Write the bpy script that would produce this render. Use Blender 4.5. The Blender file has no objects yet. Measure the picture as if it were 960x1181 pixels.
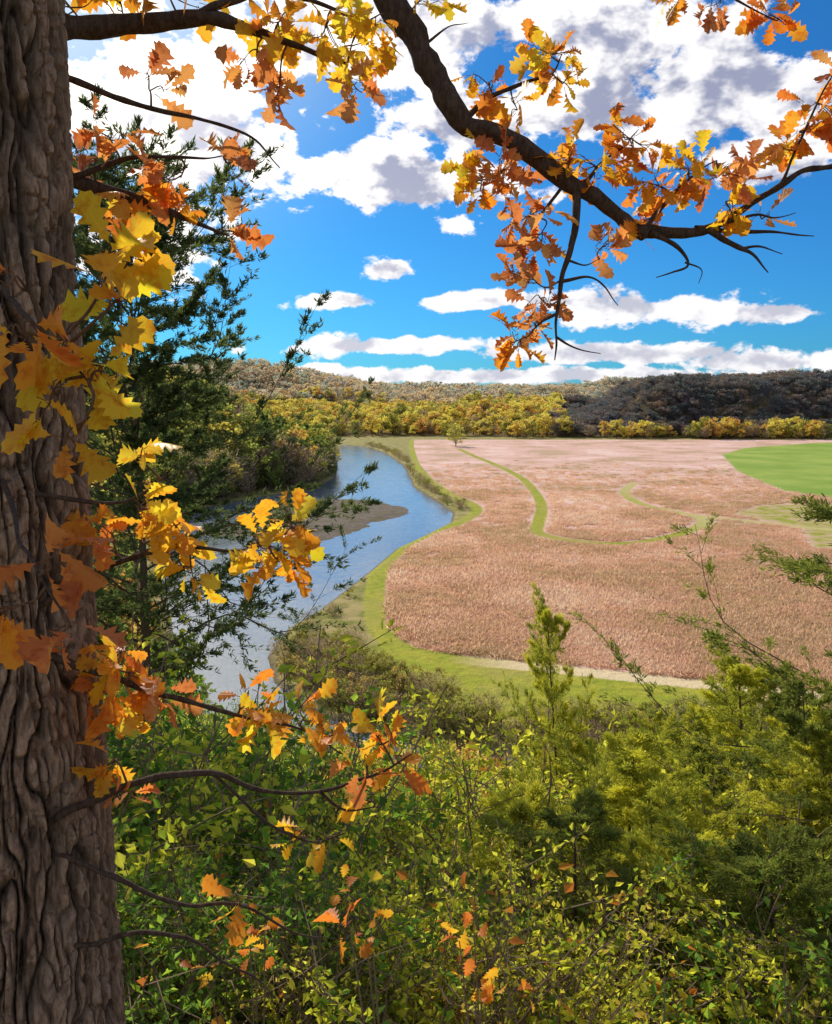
import bpy, math, numpy as np
from mathutils import Vector, Matrix
rng=np.random.default_rng(7)
sc=bpy.context.scene
sc.view_settings.view_transform='Standard'
sc.view_settings.look='None'
sc.view_settings.exposure=0
S=0.64            # survey units -> metres
CAMZ=32.0
# ------------------------------------------------------------ numpy helpers
def _h(ix,iy,iz,seed):
    n=(ix.astype(np.int64)*374761393+iy.astype(np.int64)*668265263+iz.astype(np.int64)*1274126177+seed*974634777)&0xffffffff
    n=((n^(n>>13))*1274126177)&0xffffffff
    n=n^(n>>16)
    return (n&0xffffff)/float(0xffffff)
def vnoise(x,y,z=0.0,seed=0):
    x=np.asarray(x,float);y=np.asarray(y,float);z=np.zeros_like(x)+z
    ix=np.floor(x);iy=np.floor(y);iz=np.floor(z)
    fx=x-ix;fy=y-iy;fz=z-iz
    fx=fx*fx*(3-2*fx);fy=fy*fy*(3-2*fy);fz=fz*fz*(3-2*fz)
    r=0
    for dx in(0,1):
        for dy in(0,1):
            for dz in(0,1):
                w=(fx if dx else 1-fx)*(fy if dy else 1-fy)*(fz if dz else 1-fz)
                r=r+w*_h(ix+dx,iy+dy,iz+dz,seed)
    return r*2-1
def fbm(x,y,z=0.0,seed=0,o=4):
    r=0;a=1;t=0
    x=np.asarray(x,float);y=np.asarray(y,float);z=np.zeros_like(x)+z
    for i in range(o):
        r=r+a*vnoise(x*2**i,y*2**i,z*2**i,seed+i);t+=a;a*=.5
    return r/t
def sst(a,b,x):
    t=np.clip((x-a)/(b-a),0,1);return t*t*(3-2*t)
def dline(X,Y,pts):
    d=np.full(X.shape,1e9)
    for (x0,y0),(x1,y1) in zip(pts[:-1],pts[1:]):
        dx,dy=x1-x0,y1-y0;L=dx*dx+dy*dy+1e-9
        t=np.clip(((X-x0)*dx+(Y-y0)*dy)/L,0,1)
        d=np.minimum(d,np.hypot(X-x0-t*dx,Y-y0-t*dy))
    return d
def sdf(X,Y,poly):
    p=list(poly)+[poly[0]]
    d=dline(X,Y,p)
    ins=np.zeros(X.shape,bool)
    for (x0,y0),(x1,y1) in zip(p[:-1],p[1:]):
        if y0==y1: continue
        c=((y0>Y)!=(y1>Y))&(X<(x1-x0)*(Y-y0)/(y1-y0)+x0)
        ins^=c
    return np.where(ins,-d,d)
def catmull(P,m):
    P=np.array(P,float);n=len(P)
    Q=np.vstack([2*P[0]-P[1],P,2*P[-1]-P[-2]])
    out=[]
    for i in range(n-1):
        p0,p1,p2,p3=Q[i],Q[i+1],Q[i+2],Q[i+3]
        for k in range(m):
            t=k/m
            out.append(.5*((2*p1)+(-p0+p2)*t+(2*p0-5*p1+4*p2-p3)*t*t+(-p0+3*p1-3*p2+p3)*t**3))
    out.append(P[-1]);return np.array(out)
def U(l): return [(a*S,b*S) for a,b in l]
def norm(v): return v/(np.linalg.norm(v,axis=-1,keepdims=True)+1e-9)
class MB:
    """mesh accumulator"""
    def __init__(s): s.V=[];s.F=[];s.C=[];s.M=[];s.n=0;s.UV=[]
    def add(s,V,F,col=(1,1,1),mat=0,uv=None):
        V=np.asarray(V,float).reshape(-1,3);F=np.asarray(F,int)
        if F.shape[1]==3: F=np.hstack([F,np.full((len(F),1),-1)])
        s.V.append(V);s.F.append(np.where(F>=0,F+s.n,-1));s.n+=len(V)
        c=np.zeros((len(V),4));c[:,:3]=col;c[:,3]=1;s.C.append(c)
        s.M.append(np.full(len(F),mat));s.UV.append(np.zeros((len(V),2)) if uv is None else uv)
    def tube(s,P,R,k=6,col=(1,1,1),mat=0):
        P=np.asarray(P,float);R=np.asarray(R,float)*np.ones(len(P))
        T=norm(np.gradient(P,axis=0))
        ref=np.array([.31,.17,.93]) if abs(T[:,2].mean())<.8 else np.array([.9,.2,.1])
        A=norm(np.cross(T,ref));B=np.cross(T,A)
        th=np.arange(k)*2*np.pi/k
        V=P[:,None,:]+R[:,None,None]*(np.cos(th)[None,:,None]*A[:,None,:]+np.sin(th)[None,:,None]*B[:,None,:])
        n=len(P);i=np.arange(n-1)[:,None]*k;j=np.arange(k)[None,:];j2=(j+1)%k
        F=np.stack([i+j,i+j2,i+k+j2,i+k+j],-1).reshape(-1,4)
        s.add(V.reshape(-1,3),F,col,mat)
    def build(s,name,mats,smooth=True,link=True):
        V=np.vstack(s.V);F=np.vstack(s.F);C=np.vstack(s.C);M=np.concatenate(s.M);UVv=np.vstack(s.UV)
        me=bpy.data.meshes.new(name)
        me.vertices.add(len(V));me.vertices.foreach_set('co',V.ravel())
        q=F[:,3]>=0;cnt=np.where(q,4,3)
        flat=F.ravel();flat=flat[flat>=0]
        me.loops.add(len(flat));me.loops.foreach_set('vertex_index',flat.astype(np.int32))
        me.polygons.add(len(F))
        st=np.concatenate([[0],np.cumsum(cnt)[:-1]])
        me.polygons.foreach_set('loop_start',st.astype(np.int32))
        me.polygons.foreach_set('loop_total',cnt.astype(np.int32))
        me.polygons.foreach_set('material_index',M.astype(np.int32))
        me.polygons.foreach_set('use_smooth',np.full(len(F),smooth))
        a=me.attributes.new('col','FLOAT_COLOR','POINT');a.data.foreach_set('color',C.ravel())
        b=me.attributes.new('luv','FLOAT2','POINT');b.data.foreach_set('vector',UVv.ravel())
        for m in mats: me.materials.append(m)
        me.update(calc_edges=True);me.validate()
        o=bpy.data.objects.new(name,me)
        if link: sc.collection.objects.link(o)
        return o
def empty(name,loc=(0,0,0)):
    o=bpy.data.objects.new(name,None);o.location=loc;sc.collection.objects.link(o);return o
# ------------------------------------------------------------ node helpers
class NT:
    def __init__(s,nt): s.t=nt;s.n=nt.nodes;s.l=nt.links
    def put(s,sock,v):
        if v is None: return
        if isinstance(v,bpy.types.NodeSocket): s.l.new(v,sock)
        else: sock.default_value=v
    def m(s,op,a,b=None,c=None,clamp=False):
        n=s.n.new('ShaderNodeMath');n.operation=op;n.use_clamp=clamp
        for i,v in enumerate((a,b,c)): s.put(n.inputs[i],v)
        return n.outputs[0]
    def v(s,op,a,b=None):
        n=s.n.new('ShaderNodeVectorMath');n.operation=op
        s.put(n.inputs[0],a);s.put(n.inputs[1],b)
        return n.outputs['Value'] if op in('LENGTH','DOT_PRODUCT') else n.outputs[0]
    def mix(s,f,a,b,bt='MIX'):
        n=s.n.new('ShaderNodeMix');n.data_type='RGBA';n.blend_type=bt
        s.put(n.inputs[0],f)
        s.put(n.inputs[6],a if isinstance(a,bpy.types.NodeSocket) else (*a,1))
        s.put(n.inputs[7],b if isinstance(b,bpy.types.NodeSocket) else (*b,1))
        return n.outputs[2]
    def ss(s,x,a,b,o0=0.,o1=1.):
        n=s.n.new('ShaderNodeMapRange');n.interpolation_type='SMOOTHSTEP'
        s.put(n.inputs[0],x)
        for i,v in enumerate((a,b,o0,o1)): n.inputs[i+1].default_value=v
        return n.outputs[0]
    def noise(s,vec,scale,detail=4,rough=.55,dist=0.):
        n=s.n.new('ShaderNodeTexNoise');s.put(n.inputs['Vector'],vec)
        n.inputs['Scale'].default_value=scale;n.inputs['Detail'].default_value=detail
        n.inputs['Roughness'].default_value=rough;n.inputs['Distortion'].default_value=dist
        return n.outputs[0]
    def attr(s,name):
        n=s.n.new('ShaderNodeAttribute');n.attribute_name=name;return n
    def ramp(s,f,cols):
        n=s.n.new('ShaderNodeValToRGB');s.put(n.inputs[0],f);cr=n.color_ramp
        for i,(p,c) in enumerate(cols):
            e=cr.elements[i] if i<2 else cr.elements.new(p)
            e.position=p;e.color=(*c,1)
        return n.outputs[0]
    def bump(s,h,st,dist=.02):
        n=s.n.new('ShaderNodeBump');s.put(n.inputs['Height'],h);n.inputs['Strength'].default_value=st;n.inputs['Distance'].default_value=dist
        return n.outputs[0]
def newmat(name):
    m=bpy.data.materials.new(name);m.use_nodes=True;m.node_tree.nodes.clear()
    N=NT(m.node_tree);out=N.n.new('ShaderNodeOutputMaterial');return m,N,out
def prin(N,col,rough=.8,normal=None,spec=.3):
    p=N.n.new('ShaderNodeBsdfPrincipled')
    N.put(p.inputs['Base Color'],col if isinstance(col,bpy.types.NodeSocket) else (*col,1))
    N.put(p.inputs['Roughness'],rough);p.inputs['Specular IOR Level'].default_value=spec
    if normal: N.put(p.inputs['Normal'],normal)
    return p
def leafmat(name,mode='col',ramp=None,trans=.5,tcol=1.3,veins=False,rough=.5,patch=.045,gloss=False):
    m,N,out=newmat(name)
    if mode=='col': c=N.attr('col').outputs['Color']
    else:
        oi=N.n.new('ShaderNodeObjectInfo')
        f=N.m('ADD',N.m('MULTIPLY',oi.outputs['Random'],.5),N.m('MULTIPLY',N.ss(N.noise(oi.outputs['Location'],patch,1),.35,.65),.5))
        c=N.ramp(f,ramp)
        a=N.attr('col').outputs['Color'];c=N.mix(1.,c,a,'MULTIPLY')
    nrm=None
    if veins:
        tc=N.n.new('ShaderNodeTexCoord')
        nz=N.noise(tc.outputs['Object'],34,3,.65)
        c=N.mix(N.ss(nz,.47,.68,0,.6),c,N.mix(1.,c,(.55,.30,.22),'MULTIPLY'))
        uv=N.attr('luv').outputs['Vector'];sp=N.n.new('ShaderNodeSeparateXYZ');N.l.new(uv,sp.inputs[0])
        ax=N.m('ABSOLUTE',sp.outputs[0])
        mid=N.ss(ax,.0,.03,1,0)
        w=N.m('SUBTRACT',sp.outputs[1],N.m('MULTIPLY',ax,.8))
        sv=N.ss(N.m('ABSOLUTE',N.m('SUBTRACT',N.m('FRACT',N.m('MULTIPLY',w,6.5)),.5)),0,.08,1,0)
        vv=N.m('MAXIMUM',mid,N.m('MULTIPLY',sv,.6))
        c=N.mix(N.m('MULTIPLY',vv,.45),c,N.mix(1.,c,(1.3,1.2,.9),'MULTIPLY'))
        nrm=N.bump(vv,.5,.002)
    if gloss or veins: p=prin(N,c,rough,nrm,.35)
    else:
        p=N.n.new('ShaderNodeBsdfDiffuse');N.l.new(c,p.inputs[0])
    t=N.n.new('ShaderNodeBsdfTranslucent')
    N.l.new(N.v('MINIMUM',N.mix(1.,c,(tcol,tcol,tcol*.8),'MULTIPLY'),(.92,.92,.92)),t.inputs[0])
    mx=N.n.new('ShaderNodeMixShader');mx.inputs[0].default_value=trans
    N.l.new(p.outputs[0],mx.inputs[1]);N.l.new(t.outputs[0],mx.inputs[2]);N.l.new(mx.outputs[0],out.inputs[0])
    return m
def simplemat(name,col,rough=.85,c2=None,scale=20):
    m,N,out=newmat(name)
    tc=N.n.new('ShaderNodeTexCoord')
    c=N.mix(N.noise(tc.outputs['Object'],scale,2),col,c2 or tuple(x*.5 for x in col))
    p=N.n.new('ShaderNodeBsdfDiffuse');N.l.new(c,p.inputs[0])
    N.l.new(p.outputs[0],out.inputs[0]);return m
# ------------------------------------------------------------ layout of the valley (plan)
RIVER=U([(-190,1010),(-110,930),(-52,860),(-30,760),(-18,680),(-11,625),(-5,540),(-2,466),(9,405),(16,357),(14,331),(3,299),(-7,272),(-14,236),(-20,208),(-24,190),(-29,175),(-30,155),(-26,140),(-17,125),(3,111),(40,104),(120,102),(400,102),
 (400,92),(120,92),(40,94),(8,97),(-12,106),(-34,126),(-46,150),(-54,175),(-63,200),(-78,240),(-92,290),(-106,330),(-98,375),(-82,415),(-56,455),(-52,520),(-57,590),(-66,680),(-86,780),(-125,880),(-200,980)])
VALLEY=U([(1500,86),(120,86),(40,88),(6,91),(-15,102),(-38,124),(-50,148),(-58,175),(-67,200),(-82,240),(-97,290),(-112,330),(-104,380),(-88,422),(-64,462),(-60,520),(-66,590),(-78,680),(-130,780),(-260,900),(-420,1000),(-420,1080),(60,1080),(250,1040),(500,1030),(1500,1000)])
BAR=U([(-68,392),(-50,410),(-25,405),(-6,378),(-3,357),(-18,331),(-27,304),(-36,289),(-58,296),(-80,300),(-84,312),(-62,335),(-66,365)])
PATH=U([tuple(p) for p in catmull([(-5,1000),(-5,855),(0,624),(9,492),(18,423),(27,381),(26,352),(15.7,320),(3.2,293),(-5.8,264),(-10.3,236),(-10.8,208),(-9.9,187),(-7.4,168),(-1.7,156.5),(10,150),(23,146),(38,141),(52,136.5),(71,131),(140,124),(400,118)],5)])
PATH2=U([tuple(p) for p in catmull([(43,812),(52,700),(60,624),(67,518),(64,430),(58.5,372),(50,325),(46,300),(55,283),(73,277),(92,290),(110,312),(120,335),(115,360),(108,385),(112,430),(130,480)],5)])
PATH3=U([tuple(p) for p in catmull([(117,350),(140,326),(170,300),(230,280),(320,270)],4)])
FIELD=U([(-5,1000),(-5,855),(0,624),(9,492),(18,423),(27,381),(26,352),(16,320),(3,293),(-6,264),(-10,236),(-11,208),(-10,187),(-7,168),(-2,156.5),(10,150),(23,146),(38,141),(52,136.5),(71,131),(900,118),(1500,1000)])
GREEN1=U([(277,730),(339,830),(465,930),(900,960),(900,420),(300,410),(211,408),(202,440),(224,560)])
GREEN2=U([(140,352),(165,380),(215,385),(320,360),(300,240),(160,250),(135,270),(150,310)])
GREEN3=U([(-8,163),(12,150),(38,142),(60,130),(40,116),(10,120),(-4,135),(-10,150)])
KN=[(-1,0),(0,0),(6,1),(14,3.5),(26,8.5),(36,14),(44,20),(50,24.3),(54,27.4),(56,29.1),(57.5,30.3),(60,30.6),(80,31.5),(200,36)]
def terrain(X,Y,full=False):
    X=np.asarray(X,float);Y=np.asarray(Y,float)
    d=sdf(X,Y,VALLEY)
    d2=d+fbm(X/14,Y/14,seed=3)*np.clip(d,0,6)*.25*sst(8,40,np.hypot(X,Y))
    near=np.interp(d2,[k[0] for k in KN],[k[1] for k in KN])
    near=near*(1-.25*sst(130,260,Y))
    hr=41*sst(125,225,X-(Y-700)*.15)*sst(0,95,d)*(1+.22*fbm(X/80,Y/80,seed=9))
    ridge=(36+34*sst(-40,-300,X)+10*sst(250,500,X))*sst(950,1450,Y+60*fbm(X/200,Y/200,seed=4))*(1+.38*fbm(X/230,Y/230,seed=12))
    mid=(9+20*sst(820,980,Y)*sst(-.35,.25,fbm(X/140,Y/140,seed=14)))*sst(0,120,d)*(1+.7*fbm(X/100,Y/100,seed=2))
    left=28*sst(-150,-330,X+.1*(Y-700))*sst(0,140,d)
    far=np.maximum(np.maximum(hr,ridge),np.maximum(mid,left))
    w=sst(470,620,Y)
    z=np.where(d>0,near*(1-w)+far*w,0)
    r=sdf(X,Y,RIVER)
    z=np.where(r<1.6,np.minimum(z,z*sst(-.5,1.6,r)-np.clip((1.6-r)*.45,0,2.6)),z)
    b=sdf(X,Y,BAR)+1.6*fbm(X/7,Y/7,seed=24)
    zb=-.55+np.clip(-b*.1,-1,.45)+.16*fbm(X/5,Y/5,seed=21)+.12*fbm(X/1.7,Y/1.7,seed=22)
    z=np.where(b<3,np.maximum(z,zb),z)
    if full: return z,d,r,b
    return z
# ------------------------------------------------------------ ground sheet
def axis(f0,f1,st,lo,hi,g):
    a=list(np.arange(f0,f1,st));s=st
    while a[-1]<hi: s*=g;a.append(a[-1]+s)
    s=st;b=[]
    x=f0
    while x>lo: s*=g;x-=s;b.append(x)
    return np.array(b[::-1]+a)
gx=axis(-90,150,.75,-3500,3500,1.06)
gy=np.concatenate([axis(-6,300,.7,-400,300,1.12)[:-1],axis(300,301,1.,300,7000,1.022)])
gy=np.unique(np.round(gy,4))
GX,GY=np.meshgrid(gx,gy)
Z,dV,dR,dB=terrain(GX,GY,True)
nx,ny=len(gx),len(gy)
mb=MB()
i=np.arange(ny-1)[:,None]*nx;j=np.arange(nx-1)[None,:]
F=np.stack([i+j,i+j+1,i+nx+j+1,i+nx+j],-1).reshape(-1,4)
mb.add(np.stack([GX,GY,Z],-1).reshape(-1,3),F)
gm,N,out=newmat('valley_ground_surface')
geo=N.n.new('ShaderNodeNewGeometry');pos=geo.outputs['Position']
def A(n): return N.attr(n).outputs['Fac']
n1=N.noise(pos,.9,5,.65);n2=N.noise(pos,.03,5,.62);n3=N.noise(pos,.25,4,.6);n4=N.noise(pos,3.5,3,.6)
wob=N.m('MULTIPLY',N.m('SUBTRACT',n1,.5),2.2)
rough_=N.mix(N.ss(n3,.35,.65),(.20,.21,.04),(.40,.32,.13))
tan=N.mix(N.ss(n3,.3,.7),(.76,.49,.40),(.60,.38,.29))
tan=N.mix(N.ss(n2,.50,.60,0,.8),tan,(.46,.32,.18))
tan=N.mix(N.ss(n2,.38,.46,.65,0.),tan,(.82,.62,.53))
tan=N.mix(N.ss(n1,.5,.72,0,.5),tan,(.84,.64,.54))
tan=N.mix(N.ss(n4,.5,.75,0,.4),tan,(.38,.22,.14))
c=N.mix(N.ss(N.m('ADD',A('dfield'),wob),-.3,.3),tan,rough_)
grn=N.mix(N.ss(n3,.3,.7),(.28,.33,.025),(.42,.40,.045))
grn=N.mix(N.ss(n1,.42,.7,0,.7),grn,(.19,.21,.03))
grn=N.mix(N.ss(n2,.48,.6,0,.5),grn,(.42,.34,.10))
grn2=N.mix(N.ss(n2,.35,.7),(.22,.34,.05),(.36,.44,.09))
c=N.mix(N.ss(N.m('ADD',A('dg3'),N.m('MULTIPLY',wob,2.2)),-2.5,1.5,1,0),c,grn)
c=N.mix(N.ss(N.m('ADD',A('dg1'),wob),-1,1,1,0),c,grn2)
c=N.mix(N.ss(N.m('ADD',A('dg2'),N.m('MULTIPLY',wob,3)),-2,1,1,0),c,N.mix(N.ss(n3,.4,.6),grn,(.5,.38,.2)))
pc=N.mix(A('pdry'),grn,(.74,.59,.36))
c=N.mix(N.ss(N.m('ADD',A('dpath'),N.m('MULTIPLY',wob,.6)),-.3,.3,1,0),c,pc)
sand=N.mix(N.ss(n1,.35,.65),(.20,.165,.13),(.11,.09,.07))
sand=N.mix(N.ss(n3,.48,.62,0,.8),sand,(.13,.11,.045))
sand=N.mix(N.ss(n4,.55,.7,0,.5),sand,(.34,.30,.26))
c=N.mix(N.ss(N.m('ADD',A('driver'),N.m('MULTIPLY',wob,.6)),.3,1.5,1,0),c,sand)
lit=N.mix(N.ss(n4,.4,.65),(.22,.14,.06),(.15,.15,.04))
c=N.mix(N.ss(A('dvalley'),.5,4),c,lit)
p=prin(N,c,.95,N.bump(N.m('ADD',n1,N.m('MULTIPLY',n4,.5)),.8,.3),.1)
N.l.new(p.outputs[0],out.inputs[0])
g=mb.build('ground',[gm])
def fattr(n,a):
    t=g.data.attributes.new(n,'FLOAT','POINT');t.data.foreach_set('value',np.asarray(a,float).ravel())
X_,Y_=GX,GY
dp1=dline(X_,Y_,PATH)-1.75*(1-.1*sst(150,100,Y_));dp2=dline(X_,Y_,PATH2)-1.7;dp3=dline(X_,Y_,PATH3)-1.8
fattr('dpath',np.minimum(np.minimum(dp1,dp2),dp3))
fattr('pdry',np.maximum(sst(3,15,X_)*sst(120,100,Y_)*.92,.4*sst(60,80,X_)))
fattr('dfield',sdf(X_,Y_,FIELD)+1.5);fattr('dg1',sdf(X_,Y_,GREEN1));fattr('dg2',sdf(X_,Y_,GREEN2));fattr('dg3',sdf(X_,Y_,GREEN3))
fattr('driver',np.where(dB<2,-5,dR));fattr('dvalley',dV)
# ------------------------------------------------------------ river
wm,N,out=newmat('river_water')
geo=N.n.new('ShaderNodeNewGeometry')
mp=N.v('MULTIPLY',geo.outputs['Position'],(1,.45,1))
h=N.m('ADD',N.noise(mp,1.2,3,.6),N.m('MULTIPLY',N.noise(mp,.18,2,.5),1.5))
p=prin(N,N.mix(N.noise(mp,.07,3),(.13,.20,.27),(.26,.29,.29)),.08,N.bump(h,.35,.2),.9)
p.inputs['IOR'].default_value=1.4
N.l.new(p.outputs[0],out.inputs[0])
mb=MB();mb.add([(-260,52,-.6),(300,52,-.6),(300,660,-.6),(-260,660,-.6)],[(0,1,2,3)]);mb.build('river',[wm])
# ------------------------------------------------------------ scatter via geometry nodes
def scatter(name,protos,P,rotz,scl,idx,tilt=None):
    col=bpy.data.collections.new(name+'_kinds')
    for o in protos: col.objects.link(o)
    me=bpy.data.meshes.new(name);n=len(P)
    me.vertices.add(n);me.vertices.foreach_set('co',np.asarray(P,float).ravel())
    r=np.zeros((n,3));r[:,2]=rotz
    if tilt is not None: r[:,:2]=tilt
    s=np.asarray(scl,float)
    if s.ndim==1: s=np.repeat(s[:,None],3,1)
    a=me.attributes.new('rot','FLOAT_VECTOR','POINT');a.data.foreach_set('vector',r.ravel())
    a=me.attributes.new('scl','FLOAT_VECTOR','POINT');a.data.foreach_set('vector',s.ravel())
    a=me.attributes.new('pidx','INT','POINT');a.data.foreach_set('value',np.asarray(idx,np.int32))
    o=bpy.data.objects.new(name,me);sc.collection.objects.link(o)
    ng=bpy.data.node_groups.new(name+'_nodes','GeometryNodeTree')
    ng.interface.new_socket('Geometry',in_out='INPUT',socket_type='NodeSocketGeometry')
    ng.interface.new_socket('Geometry',in_out='OUTPUT',socket_type='NodeSocketGeometry')
    gi=ng.nodes.new('NodeGroupInput');go=ng.nodes.new('NodeGroupOutput')
    ci=ng.nodes.new('GeometryNodeCollectionInfo');ci.inputs['Collection'].default_value=col
    ci.inputs['Separate Children'].default_value=True;ci.inputs['Reset Children'].default_value=True
    ip=ng.nodes.new('GeometryNodeInstanceOnPoints');ip.inputs['Pick Instance'].default_value=True
    def na(nm,t):
        x=ng.nodes.new('GeometryNodeInputNamedAttribute');x.data_type=t;x.inputs['Name'].default_value=nm
        return [q for q in x.outputs if q.enabled][0]
    L=ng.links
    L.new(gi.outputs[0],ip.inputs['Points']);L.new(ci.outputs[0],ip.inputs['Instance'])
    L.new(na('pidx','INT'),ip.inputs['Instance Index']);L.new(na('rot','FLOAT_VECTOR'),ip.inputs['Rotation'])
    L.new(na('scl','FLOAT_VECTOR'),ip.inputs['Scale']);L.new(ip.outputs[0],go.inputs[0])
    md=o.modifiers.new('instances','NODES');md.node_group=ng
    return o
# ------------------------------------------------------------ generic leaf placing
def place(mb,TV,TF,P,D,H,size,col,curl=(0,0),mat=0,uv=None,wid=1.):
    P=np.asarray(P,float);n=len(P);D=norm(D);X=norm(np.cross(D,H));Zn=np.cross(X,D)
    size=np.asarray(size)*np.ones(n)
    c1=np.asarray(curl[0])*np.ones(n);c2=np.asarray(curl[1])*np.ones(n)
    lx=TV[None,:,0]*size[:,None]*wid;ly=TV[None,:,1]*size[:,None]
    lz=size[:,None]*(c1[:,None]*TV[None,:,0]**2+c2[:,None]*TV[None,:,1]**2)
    if TV.shape[1]>2: lz=lz+size[:,None]*TV[None,:,2]
    V=P[:,None,:]+lx[...,None]*X[:,None,:]+ly[...,None]*D[:,None,:]+lz[...,None]*Zn[:,None,:]
    k=len(TV);F=(TF[None]+np.arange(n)[:,None,None]*k).reshape(-1,TF.shape[1])
    C=np.repeat(np.asarray(col)*np.ones((n,3)),k,0)
    mb.add(V.reshape(-1,3),F,C,mat,None if uv is None else np.tile(uv,(n,1)))
BV=np.array([(0,0.,0),(.5,.45,.06),(0,1.,0),(-.5,.45,.06)]);BF=np.array([(0,1,2,3)])
LV=np.array([(0,0.,0),(.3,.4,.1),(0,1.,-.05),(-.3,.4,.1)])
LF=np.array([(0,1,2),(0,2,3)])
def rdir(n,up=0.): 
    v=rng.normal(size=(n,3));v=norm(v);v[:,2]+=up;return norm(v)
# ------------------------------------------------------------ far trees (unit height = 1)
bark_far=simplemat('distant_bark',(.16,.125,.10),.9,scale=3)
def far_tree(name,mat,nclump=26,nl=34,wid=.36,lsz=.05,base=.2,seed=0,shape='round'):
    mb=MB();k=rng
    mb.tube(catmull([(0,0,0),(.01,.01,.3),(-.01,.02,.75)],4),np.linspace(.022,.006,9),5,mat=1)
    for c in range(nclump):
        t=k.uniform()
        if shape=='cone':
            z=base+(1-base)*t**1.1;r=wid*(1-t)**.8*k.uniform(.55,1);cr=.07+.05*(1-t)
        else:
            z=base+(.95-base)*t;r=wid*math.sqrt(max(.03,1-((z-.6)/.45)**2))*k.uniform(.3,1);cr=k.uniform(.07,.14)
        a=k.uniform(0,6.283);ctr=np.array([r*math.cos(a),r*math.sin(a),z])
        mb.tube(np.array([(0,0,max(.1,z-.25)),ctr]),[.008,.003],3,mat=1)
        n=nl;D=rdir(n);P=ctr+D*cr*k.uniform(.4,1,(n,1))*np.array([1,1,.75])
        sh=k.uniform(.65,1.3)*(.8+.4*k.uniform(size=(n,1)))
        place(mb,BV,BF,P,rdir(n,.2),rdir(n,.3),k.uniform(.6,1.4,n)*lsz,sh*np.ones((n,3)),wid=.9)
    return mb.build(name,[mat,bark_far],smooth=False,link=False)
def bare_tree(name,mat,n=420,wid=.33):
    mb=MB()
    for s in range(5):
        a=rng.uniform(0,6.28);e=np.array([wid*.5*math.cos(a),wid*.5*math.sin(a),.75])
        mb.tube(catmull([(0,0,0),e*.35,e],4),np.linspace(.010,.004,9),4,mat=1)
    t=rng.uniform(size=n);a=rng.uniform(0,6.28,n);z=.3+.62*rng.uniform(size=n)
    r=wid*np.sqrt(np.clip(1-((z-.62)/.42)**2,.02,1))*rng.uniform(.1,1,n)
    P=np.stack([r*np.cos(a),r*np.sin(a),z-.1],-1)
    D=norm(P*np.array([1.6,1.6,0])+np.array([0,0,.35])+rng.normal(size=(n,3))*.25)
    place(mb,BV,BF,P,D,rdir(n),rng.uniform(.08,.2,n),np.ones((n,3))*rng.uniform(.6,1.3,(n,1)),wid=.09)
    n2=260;i=rng.integers(0,n,n2)
    place(mb,BV,BF,P[i]+D[i]*.12,rdir(n2),rdir(n2),rng.uniform(.02,.045,n2),np.ones((n2,3))*rng.uniform(.6,1.5,(n2,1)))
    return mb.build(name,[mat,bark_far],smooth=False,link=False)
autumn=leafmat('autumn_foliage','rand',[(0,(.34,.36,.10)),(.3,(.84,.62,.13)),(.5,(.66,.36,.11)),(.7,(.88,.64,.13)),(1,(.46,.42,.14))],.5,1.6)
greenf=leafmat('green_foliage','rand',[(0,(.17,.22,.055)),(.35,(.32,.34,.08)),(.6,(.50,.42,.09)),(.8,(.25,.28,.07)),(1,(.44,.30,.09))],.45,1.5)
hillf=leafmat('shaded_hill_foliage','rand',[(0,(.14,.18,.24)),(.35,(.27,.21,.20)),(.6,(.15,.19,.19)),(.85,(.38,.25,.18)),(1,(.16,.20,.27))],.4,1.2,patch=.02)  # dark bluish leaf colours stand in for a cloud shadow over this hill
ridgef=leafmat('hazy_ridge_foliage','rand',[(0,(.38,.46,.46)),(.3,(.78,.55,.36)),(.5,(.40,.48,.42)),(.7,(.86,.58,.32)),(1,(.48,.52,.60))],.45,1.2,patch=.007)  # pale blue-grey stops carry distance haze in the leaf colour
darkg=leafmat('cedar_foliage_distant','rand',[(0,(.09,.14,.045)),(.5,(.16,.22,.06)),(1,(.24,.26,.07))],.4,1.5)
greyt=leafmat('bare_twigs','rand',[(0,(.36,.27,.19)),(.5,(.44,.33,.22)),(1,(.32,.26,.18))],.35)
def forest(name,protos,xr,yr,n,hr,cond,sx=1.,prob=None,hy=None):
    x=rng.uniform(*xr,n);y=rng.uniform(*yr,n)
    z,d,r,b=terrain(x,y,True);ok=cond(x,y,z,d,r,b)&(z>-.2)
    x,y,z=x[ok],y[ok],z[ok];m=len(x)
    h=rng.uniform(*hr,m)*(1+.25*vnoise(x/30,y/30,seed=77))
    if hy is not None: h=h*hy(y)
    s=np.stack([h*sx*rng.uniform(.8,1.3,m),h*sx*rng.uniform(.8,1.3,m),h],-1)
    idx=rng.choice(len(protos),m,p=prob)
    return scatter(name,protos,np.stack([x,y,z-.2],-1),rng.uniform(0,6.28,m),s,idx)
def seesec(x,y,m=.1): return np.abs(x)<y*(.56+m)+15
pa=[far_tree('a%d_autumn'%i,autumn,wid=.34+.06*i) for i in range(3)]+[far_tree('b_green',greenf,wid=.4),bare_tree('c_bare',greyt)]
forest('distant_woodland',pa,(-700,420),(560,1100),8500,(8,18),lambda x,y,z,d,r,b:(d>1)&seesec(x,y)&~((x>130+(y-700)*.15)),prob=[.19,.19,.19,.25,.18])
forest('riverside_treeline',pa,(-140,330),(500,668),2800,(6,18),lambda x,y,z,d,r,b:(d>-1.2*(14+18*vnoise(x/30,y/30)))&(r>2)&(d<60)&((x>-10)|(y>600)|(d>-3)),prob=[.2,.2,.2,.2,.2])
ph=[far_tree('a%d_hill'%i,hillf,wid=.36+.05*i,nclump=18) for i in range(2)]+[bare_tree('b_hill',hillf)]
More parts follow.
